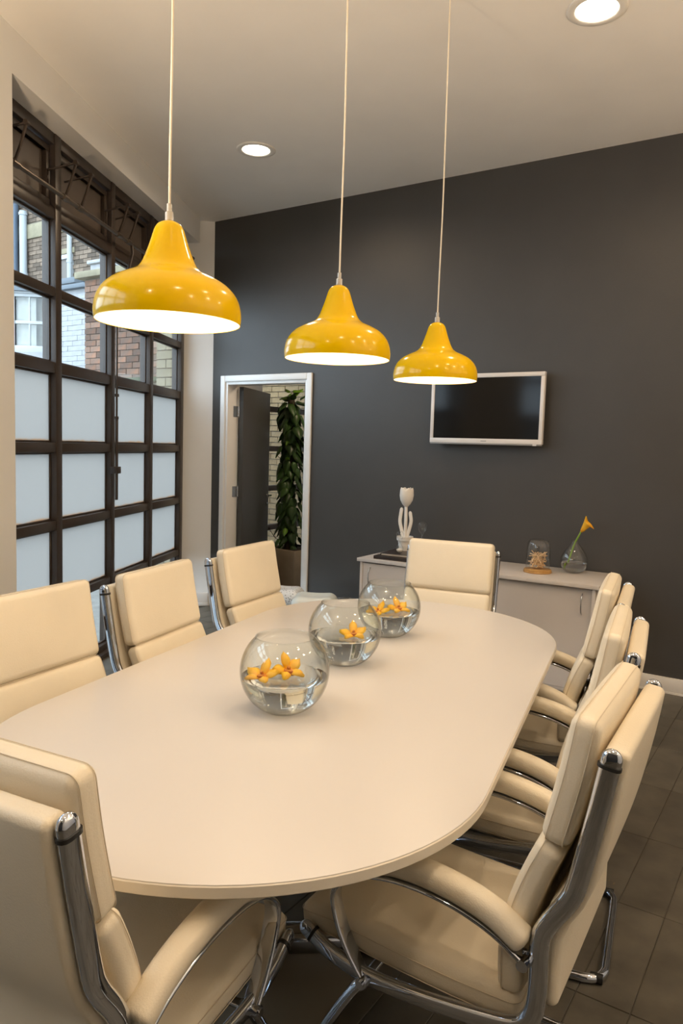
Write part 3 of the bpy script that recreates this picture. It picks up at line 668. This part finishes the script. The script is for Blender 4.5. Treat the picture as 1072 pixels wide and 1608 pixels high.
def orchid(label, x, y, z, rz, s, tilt=(0, 0), spin=0.0):
    t = thing('orchid_bloom', label, 'flower', (x, y, z), rz, 'yellow orchids floating in the bowls')
    t.scale = (s, s, s); t.rotation_euler = (tilt[0], tilt[1], rz)
    def petal(L, Wd, lift):
        rows = [(0, .2), (.15, .6), (.35, .95), (.55, 1), (.75, .8), (.92, .4), (1, .08)]; V, F = [], []
        for q, wd in rows:
            for k in (-1, -.5, 0, .5, 1): V.append((L * q, k * wd * Wd / 2, lift * math.sin(q * 2.0) * L + .004 * (1 - abs(k)) - .006 * abs(k) * q))
        for i in range(len(rows) - 1):
            for k in range(4): F.append((i * 5 + k, i * 5 + k + 1, (i + 1) * 5 + k + 1, (i + 1) * 5 + k))
        return V, F
    for k in range(5):
        L_, W_, lf_ = ((.047, .025, .55) if k % 2 == 0 else (.043, .033, .42))
        p = mesh('petal', petal(L_, W_, lf_), 'orchid', t, smooth=80); p.rotation_euler = (0, 0, 2 * PI * k / 5 + .15 * (k % 2) + spin)
        md = p.modifiers.new('thickness', 'SOLIDIFY'); md.thickness = .0012
    lip = join(xf(rbox(.009, .011, .006, .005, 3, 3), lambda x, y, z: (x + .006, y, z + .012 + x * .6)), sweep([(0, 0, .004), (-.003, 0, .016), (.003, 0, .022)], circ(.004, 8), round_end=(0, .004)), xf(rbox(.006, .005, .004, .003, 2, 2), lambda x, y, z: (x + .014, y + .009, z + .012)), xf(rbox(.006, .005, .004, .003, 2, 2), lambda x, y, z: (x + .014, y - .009, z + .012)))
    mesh('lip', lip, 'orchid_lip', t, smooth=80)
B = ((-1.345, 1.767), (-1.473, 2.301), (-1.550, 2.772)); zf = TZ + .124 - .034
bowl('nearest glass bowl of water with two yellow orchids at its left', *B[0], 2)
bowl('middle glass bowl of water with one yellow orchid', *B[1], 1)
bowl('farthest glass bowl of water with two yellow orchids, before the chair', *B[2], 2)
orchid('yellow orchid at the left rim of the nearest bowl', B[0][0] - .052, B[0][1] - .042, zf + .008, -1.0, 1.25, (.1, .42), .3)
orchid('yellow orchid behind its twin in the nearest bowl', B[0][0] - .006, B[0][1] + .022, zf + .022, -.8, 1.2, (-.1, .62), .9)
orchid('single yellow orchid floating in the middle bowl', B[1][0] + .028, B[1][1] + .018, zf + .012, -.9, 1.25, (.05, .42), .6)
orchid('yellow orchid in front in the farthest bowl', B[2][0] - .026, B[2][1] - .046, zf + .008, -1.1, 1.2, (.1, .35), .2)
orchid('yellow orchid at the back of the farthest bowl', B[2][0] + .022, B[2][1] + .040, zf + .016, -.8, 1.2, (-.05, .5), .8)

# ------------------------------------------------------------------ television
tv = thing('television', 'flat television with white frame mounted on the dark wall', 'television', (-2.105, YB, 1.858))
TVY = -.10; hw, hh = .432, .252
mesh('bezel', join(bbox(-hw, hw, TVY, TVY + .035, hh - .030, hh, .003), bbox(-hw, hw, TVY, TVY + .035, -hh, -hh + .034, .003), bbox(-hw, -hw + .027, TVY, TVY + .035, -hh + .034, hh - .030, .003), bbox(hw - .027, hw, TVY, TVY + .035, -hh + .034, hh - .030, .003)), 'tv_white', tv)
mesh('screen', box(-hw + .025, hw - .025, TVY + .004, TVY + .012, -hh + .032, hh - .028), 'screen', tv, smooth=0)
mesh('back_cover', bbox(-hw + .02, hw - .02, TVY + .012, TVY + .055, -hh + .02, hh - .02, .01), 'plastic_grey', tv)
mesh('lower_strip', bbox(-hw + .002, hw - .002, TVY + .002, TVY + .02, -hh - .010, -hh, .002), 'plastic_grey', tv)
mesh('logo', bbox(-.022, .022, TVY - .0008, TVY + .001, -hh + .014, -hh + .019, .0003, 1), 'plastic_grey', tv)
mesh('indicator', bbox(hw - .065, hw - .038, TVY - .001, TVY + .004, -hh - .011, -hh + .003, .001, 1), 'tv_white', tv)
mesh('wall_bracket', join(bbox(-.20, -.16, TVY + .05, 0, -.16, .262, .002), bbox(.10, .14, TVY + .05, 0, -.16, .262, .002), bbox(-.24, .22, -.02, 0, -.05, .05, .002)), 'rubber', tv)

# ------------------------------------------------------------------ cabinet
cab = thing('sliding_door_cabinet', 'low pale grey cabinet with two sliding doors against the dark wall', 'cabinet', (-1.965, 4.575, 0), .03)
CW, CD, CH = .855, .56, .75
mesh('top_panel', bbox(-CW, CW, -.012, CD, CH - .025, CH, .002), 'ctop', cab)
mesh('side_panel', bbox(-CW + .022, -CW + .042, 0, CD, 0, CH - .026, .001, 1), 'credenza', cab); mesh('side_panel', bbox(CW - .042, CW - .022, 0, CD, 0, CH - .026, .001, 1), 'credenza', cab)
mesh('back_panel', bbox(-CW + .043, CW - .043, CD - .02, CD, .0, CH - .026, .001, 1), 'credenza', cab)
mesh('bottom_panel', bbox(-CW + .043, CW - .043, .03, CD - .021, .05, .07, .001, 1), 'credenza', cab)
mesh('plinth', bbox(-CW + .043, CW - .043, .045, .06, 0, .05, .001, 1), 'credenza', cab)
for sx, y0 in ((-1, .006), (1, .027)):
    x0, x1 = (-CW + .044, .02) if sx < 0 else (-.02, CW - .044)
    d_ = mesh('sliding_door', bbox(x0, x1, y0, y0 + .018, .072, CH - .034, .001, 1), 'credenza', cab)
    hx = sx * (CW - .105)
    mesh('bow_handle', sweep(spline([(hx, y0, CH - .065), (hx, y0 - .022, CH - .085), (hx, y0 - .030, CH - .13), (hx, y0 - .022, CH - .175), (hx, y0, CH - .195)]), stadium(.012, .006), up=(1, 0, 0)), 'steel', d_)
ZC = CH + .0005
def onc(o): return o
bk = thing('book', 'large dark brown book lying at the bottom of the pile on the cabinet', 'book', (-2.515, 4.79, ZC), .05, 'books stacked on the cabinet')
mesh('cover', join(bbox(-.20, .20, -.20, .20, 0, .0035, .001, 1), bbox(-.20, .20, -.20, .20, .0205, .024, .001, 1), bbox(-.20, -.196, -.20, .20, .0035, .0205, .001, 1)), 'book', bk)
mesh('pages', box(-.1955, .194, -.194, .194, .0036, .0204), 'book', bk, smooth=0)
bk = thing('book', 'dark book with pale page edges lying on top of the pile', 'book', (-2.500, 4.82, ZC + .0245), .10, 'books stacked on the cabinet')
mesh('cover', join(bbox(-.185, .185, -.19, .19, 0, .003, .001, 1), bbox(-.185, .185, -.19, .19, .016, .019, .001, 1), bbox(-.185, -.181, -.19, .19, .003, .016, .001, 1)), 'book', bk)
mesh('pages', box(-.1805, .180, -.186, .186, .0031, .0159), 'paper', bk, smooth=0)
ZB = ZC + .0440
tp = thing('tulip_sculpture', 'matt white tulip sculpture in a small white flower pot', 'sculpture', (-2.600, 4.855, ZB), .3)
mesh('pot', lathe([(0, 0), (.040, 0), (.052, .075), (.060, .075), (.062, .105), (.055, .105), (.052, .098), (0, .098)], 32), 'ceramic', tp)
mesh('stem', sweep(spline([(0, 0, .097), (.002, 0, .22), (0, 0, .335)]), circ(.0125, 12)), 'ceramic', tp)
def tul():
    V, F = lathe([(.012, .325), (.030, .345), (.046, .375), (.052, .41), (.050, .445), (.045, .462), (.040, .462), (.045, .44), (.046, .41), (.040, .38), (0, .352)], 36)
    return [(x * (1 + .04 * math.cos(3 * math.atan2(y, x))), y * (1 + .04 * math.cos(3 * math.atan2(y, x))), z + (.007 * math.cos(6 * math.atan2(y, x)) if z > .44 else 0)) for x, y, z in V], F
mesh('flower_head', tul(), 'ceramic', tp, smooth=80)
for sx, top in ((-1, .30), (1, .275)):
    mesh('leaf', sweep(spline([(sx * .012, 0, .097), (sx * .030, 0, .16), (sx * .042, 0, .22), (sx * .034, 0, top)]), stadium(.026, .012, 5), up=(0, 1, 0), scales=None, round_end=(0, .02)), 'ceramic', tp, smooth=70)
def hourglass(label, loc, s, lean=0):
    t = thing('hourglass', label, 'hourglass', loc, .4, 'sand glasses on the cabinet'); t.scale = (s, s, s); t.rotation_euler = (0, lean, .4)
    half_ = [(.004, 0), (.010, .014), (.026, .038), (.036, .062), (.036, .082), (.028, .100), (.012, .110), (0, .112)]
    sp_ = [(p.x, p.y) for p in spline([(r_, z, 0) for r_, z in half_], 4)]
    prof = [(r_, .112 - z) for r_, z in sp_[::-1]] + [(r_, .112 + z) for r_, z in sp_[1:]]
    mesh('glass', lathe(prof, 32), 'fine_glass', t, smooth=80)
    mesh('sand', lathe([(0, .004), (.011, .004), (.026, .013), (.0335, .030), (.030, .036), (0, .050)], 24), 'sand', t, smooth=80)
    return t
hourglass('small clear hourglass standing before the white tulip pot', (-2.560, 4.705, ZB), .72)
hourglass('larger clear hourglass right of the white tulip sculpture', (-2.470, 4.880, ZB), 1.02)
# cloche of wooden pegs
CX, CY = -1.580, 4.845
cl = thing('glass_cloche', 'clear glass cloche on a round bamboo base', 'cloche', (CX, CY, ZC))
mesh('bamboo_base', join(lathe([(0, 0), (.090, 0), (.093, .004), (.093, .009), (.090, .0125), (.088, .0125), (.090, .015), (.090, .020), (.085, .024), (0, .024)], 48)), 'bamboo', cl, smooth=50)
mesh('dome', lathe([(.076, .0245), (.0785, .0245), (.0795, .08), (.078, .15), (.073, .195), (.062, .216), (.050, .222), (0, .223), (0, .2205), (.049, .2195), (.060, .2135), (.0705, .1935), (.0755, .15), (.077, .08)], 48, closed=False), 'fine_glass', cl, smooth=70)
rnd = random.Random(11); peg = None
for i in range(80):
    if peg is None:
        peg = mesh('wooden_peg', bbox(-.027, .027, -.0028, .0028, -.0028, .0028, .0012, 1), 'peg', None, smooth=0); o = peg
        tag(o, 'thin pale wooden peg in the heap inside the glass cloche', 'peg', 'wooden pegs under the glass cloche')
    else: o = peg.copy(); COL.objects.link(o)
    lay = i / 80; r_ = .046 * math.sqrt(rnd.random()); a = rnd.uniform(0, 2 * PI); tilt = rnd.uniform(-1.2, 1.2) * (.5 + .5 * (r_ > .02))
    o.rotation_euler = (rnd.uniform(0, 1), tilt, rnd.uniform(0, 2 * PI))
    zz = ZC + .028 + max(abs(math.sin(tilt)) * .027 + .004, lay * .100)
    o.location = (CX + r_ * math.cos(a), CY + r_ * math.sin(a), zz)
# vase with calla
VX, VY = -1.385, 5.005
vs = thing('glass_vase', 'round clear glass vase half filled with water', 'vase', (VX, VY, ZC))
vo = [(p.x, p.y) for p in spline([(.030, 0, 0), (.060, .010, 0), (.082, .040, 0), (.089, .070, 0), (.087, .098, 0), (.076, .128, 0), (.057, .158, 0), (.037, .183, 0), (.024, .201, 0), (.021, .212, 0), (.025, .218, 0)], 4)]
vi = [(max(.001, r_ - .003), z + (.004 if z < .02 else 0)) for r_, z in vo]
mesh('vase_glass', lathe([(0, 0)] + vo + vi[::-1] + [(0, .005)], 48), 'fine_glass', vs, smooth=70)
wv = [(r_ - .0006, z) for r_, z in vi if z < .075]
mesh('water', lathe([(0, .0055)] + wv + [(0, wv[-1][1])], 48), 'water', vs, smooth=30).cycles.is_caustics_caster = True
ca = thing('calla_lily', 'single orange calla lily leaning out of the glass vase', 'flower', (VX, VY, ZC))
mesh('stem', sweep(spline([(-.052, -.01, .020), (-.030, -.005, .10), (-.004, 0, .195), (.022, .005, .255), (.034, .008, .285)]), circ(.0055, 10)), 'stem', ca)
def calla():
    V, F = [], []; n = 24; rows = [(0, .006), (.02, .013), (.045, .018), (.065, .025), (.078, .034)]
    for i, (h, r_) in enumerate(rows):
        for k in range(n):
            a = 2 * PI * k / n; tip = max(0, math.cos(a)) ** 3
            V.append((r_ * math.cos(a) * (1 + (.7 * tip if i == 4 else .2 * tip)), r_ * math.sin(a), h + (.030 * max(0, -math.cos(a)) ** 2 if i == 4 else (.012 * max(0, -math.cos(a)) if i == 3 else 0)) - (.012 * tip if i == 4 else 0)))
    for i in range(len(rows) - 1):
        for k in range(n): F.append((i * n + k, i * n + (k + 1) % n, (i + 1) * n + (k + 1) % n, (i + 1) * n + k))
    c, s = math.cos(.55), math.sin(.55)
    return [(x * c + z * s + .032, y + .008, -x * s + z * c + .278) for x, y, z in V], F
o = mesh('spathe', calla(), 'calla', ca, smooth=80); md = o.modifiers.new('thickness', 'SOLIDIFY'); md.thickness = .0015
mesh('spadix', sweep([(.036, .008, .288), (.058, .009, .33)], circ(.004, 8), round_end=(0, .006)), 'calla', ca)

# ------------------------------------------------------------------ outdoors: yard and old buildings
st(mesh('ground_yard', prism([LW(.28, -3), LW(.28, 6.6), (HX - .12, 6.6), (HX - .12, 12), (-30, 12), (-30, -10)], -.3, -.16), 'paving', smooth=0))
def brickwork(parent, x0, x1, z0, z1, y, bl, bh, dep, m_, skip=None, maxn=300, name='brick', view=None, gm=.010):
    """courses of single bricks laid in stretcher bond on the face y (facing -y)"""
    src = {}; rest_ = []; cnt = 0; j = 0
    z = z0
    while z + bh <= z1 + 1e-6:
        x = x0 - (bl / 2 if j % 2 else 0)
        while x < x1 - .02:
            a, b_ = max(x, x0), min(x + bl, x1)
            if b_ - a > .04 and not (skip and skip((a + b_) / 2, z + bh / 2)):
                jit = random.uniform(-.003, .003)
                if cnt < maxn and (view is None or view((a + b_) / 2, z + bh / 2)):
                    L_ = round(b_ - a, 3)
                    if L_ not in src: src[L_] = mesh(name, box(gm / 2, L_ - gm / 2, -.008, dep, gm / 2, bh - gm / 2), m_, parent, smooth=0); o = src[L_]
                    else: o = src[L_].copy(); COL.objects.link(o)
                    o.location = (a, y + jit, z); cnt += 1
                else: rest_.append(box(a + gm / 2, b_ - gm / 2, y + jit - .008, y + dep, z + gm / 2, z + bh - gm / 2))
            x += bl
        z += bh; j += 1
    if rest_: o = mesh(name, join(*rest_), m_, parent, smooth=0); o['kind'] = 'stuff'
def emptyb(name, label, cat, loc=(0, 0, 0)): return thing(name, label, cat, loc)
# far house: grey brick upper storeys, stone band, pipes, bay with white sashes
hs = emptyb('old_brick_house', 'old grey brick house with white bay window seen through the left panes', 'building')
FY_ = 9.0
mesh('wall', box(-19, -9.3, FY_ + .012, FY_ + .4, -.16, 8.5), 'mortar', hs, smooth=0)
brickwork(hs, -14.4, -9.4, 2.2, 6.9, FY_, .235, .078, .02, 'brick_old', skip=lambda x, z: (5.40 < z < 5.68 and x < -12.1) or (4.50 < z < 4.95 and -12.45 < x < -12.0) or (z < 4.40 and x < -12.7), maxn=290,
          view=lambda x, z: (-14.1 < x < -12.7 and 4.5 < z < 6.2) or (-12.6 < x < -11.2 and 4.4 < z < 5.7))
mesh('stone_band', bbox(-14.5, -12.1, FY_ - .04, FY_ + .02, 5.40, 5.67, .008), 'stone', hs)
wn = mesh('sash_window', join(bbox(-12.45, -12.38, FY_ - .03, FY_ + .03, 4.46, 4.98, .004), bbox(-12.07, -12.0, FY_ - .03, FY_ + .03, 4.46, 4.98, .004), bbox(-12.38, -12.07, FY_ - .03, FY_ + .03, 4.90, 4.98, .004), bbox(-12.38, -12.07, FY_ - .03, FY_ + .03, 4.46, 4.52, .004)), 'sash', hs)
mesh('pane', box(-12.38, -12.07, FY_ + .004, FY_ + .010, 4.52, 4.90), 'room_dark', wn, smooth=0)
mesh('lintel', bbox(-12.5, -11.95, FY_ - .03, FY_ + .02, 4.99, 5.09, .006), 'stone', hs)
mesh('lead_gutter', join(bbox(-12.7, -11.6, FY_ - .28, FY_ - .02, 4.36, 4.47, .02)), 'lead', hs)
for nm, x, z0, z1, r_, mm in (('downpipe', -13.40, 4.4, 5.92, .07, 'pipe_white'), ('downpipe', -13.68, 4.4, 6.3, .10, 'pipe_dark'), ('downpipe', -13.92, 4.9, 6.15, .035, 'pipe_white'), ('downpipe', -12.02, 4.5, 6.0, .045, 'pipe_white')):
    mesh(nm, join(cyl(r_, (x, FY_ - r_ - .02, z0), (x, FY_ - r_ - .02, z1), 12), *[cyl(r_ * 1.2, (x, FY_ - r_ - .02, z), (x, FY_ - r_ - .02, z + .05), 12) for z in (z0 + .3, z1 - .08)]), mm, hs)
mesh('pipe_hopper', lathe([(.10, 0), (.13, .05), (.19, .12), (.20, .20), (.16, .20), (.0, .18)], 12), 'pipe_dark', hs, loc=(-13.68, FY_ - .15, 6.08))
# bay with white sash windows
by2 = hs
def sash_face(p, q, z0, z1, nm='bay_sash'):
    L_ = math.hypot(q[0] - p[0], q[1] - p[1]); a = math.atan2(q[1] - p[1], q[0] - p[0])
    f = mesh(nm, join(bbox(0, .10, -.04, .04, z0, z1, .004), bbox(L_ - .10, L_, -.04, .04, z0, z1, .004), bbox(.10, L_ - .10, -.04, .04, z1 - .09, z1, .004), bbox(.10, L_ - .10, -.04, .04, z0, z0 + .13, .004), bbox(.10, L_ - .10, -.03, .03, (z0 + z1) / 2 - .03, (z0 + z1) / 2 + .03, .004), bbox(L_ / 2 - .015, L_ / 2 + .015, -.02, .02, z0 + .13, z1 - .09, .003)), 'sash', by2, loc=(p[0], p[1], 0), rz=a)
    for za, zb in ((z0 + .13, (z0 + z1) / 2 - .03), ((z0 + z1) / 2 + .03, z1 - .09)):
        mesh('pane', box(.10, L_ - .10, -.003, .003, za, zb), 'pane', f, smooth=0)
    mesh('curtain', box(.10, L_ * .62, .10, .105, z0 + .1, z1 - .05), 'curtain', f, smooth=0)
bz0, bz1 = 3.18, 4.32
sash_face((-14.15, 8.55), (-13.30, 8.55), bz0, bz1); sash_face((-13.30, 8.55), (-12.72, 9.0), bz0, bz1)
mesh('bay_wall', prism([(-14.15, 8.50), (-13.28, 8.50), (-12.66, 9.0), (-14.15, 9.0)], -.16, bz0), 'limewash', by2, smooth=0)
mesh('bay_roof', prism([(-14.2, 8.40), (-13.22, 8.40), (-12.5, 9.0), (-14.2, 9.0)], bz1, bz1 + .12), 'lead', by2, smooth=0)
mesh('fascia', prism([(-14.15, 8.46), (-13.27, 8.46), (-12.6, 9.0), (-14.15, 9.0)], bz1 - .03, bz1 + .001), 'sash', by2, smooth=0)
# limewashed wall
lw_ = emptyb('limewashed_wall', 'rough white painted brick wall seen through the second column of panes', 'wall')
mesh('wall_core', box(-10.6, -9.70, 7.515, 7.9, -.16, 3.86), 'limewash', lw_, smooth=0)
brickwork(lw_, -10.6, -9.70, 2.45, 3.86, 7.5, .235, .0785, .02, 'limewash', maxn=120, gm=.004)
mesh('coping', bbox(-10.7, -9.66, 7.42, 7.95, 3.86, 3.93, .01), 'lead', lw_)
# red brick yard wall with stone coping and chimney
rw_ = emptyb('red_brick_wall', 'weathered red brick wall with a stone coping behind the near pendant', 'wall')
mesh('wall_core', box(-8.42, -6.6, 6.515, 6.9, -.16, 3.66), 'mortar', rw_, smooth=0)
brickwork(rw_, -8.42, -6.62, 2.31, 3.66, 6.5, .235, .0785, .02, 'brick_red', maxn=200)
mesh('coping', bbox(-8.52, -6.6, 6.40, 6.95, 3.66, 3.745, .012), 'stone', rw_)
mesh('ledge', bbox(-8.42, -6.62, 6.38, 6.51, 2.28, 2.34, .015), 'moss_green', rw_)
ch = emptyb('chimney_stack', 'short white chimney stack with dark pot on the red brick wall', 'chimney', (-8.24, 6.66, 3.7455))
mesh('stack', bbox(-.11, .16, -.13, .13, 0, .105, .004), 'limewash', ch)
mesh('cap', bbox(-.14, .20, -.17, .17, .105, .155, .015), 'limewash', ch)
mesh('pot', lathe([(0, .155), (.075, .155), (.075, .33), (.095, .34), (.095, .37), (.085, .40), (0, .41)], 16), 'pot', ch, loc=(.03, 0, 0))
# pale block pier at the outside corner and the yellow brick wall beyond the hall window
pr = emptyb('block_pier', 'pale yellow block pier outside the far window column', 'pier')
mesh('pier_core', box(-6.28, -5.61, 5.815, 6.2, -.16, 3.6), 'mortar_pale', pr, smooth=0)
brickwork(pr, -6.29, -5.60, -.1, 3.6, 5.80, .30, .098, .02, 'block_yellow', name='block')
yw = emptyb('yellow_brick_wall', 'yellow stock brick wall seen through the hall window behind the plant', 'wall')
mesh('wall_core', box(-8.5, -5.70, HY + .012, HY + .3, -.16, 3.4), 'mortar_pale', yw, smooth=0)
brickwork(yw, -7.0, -5.72, -.1, 2.75, HY, .225, .0765, .02, 'brick_yellow', maxn=260)
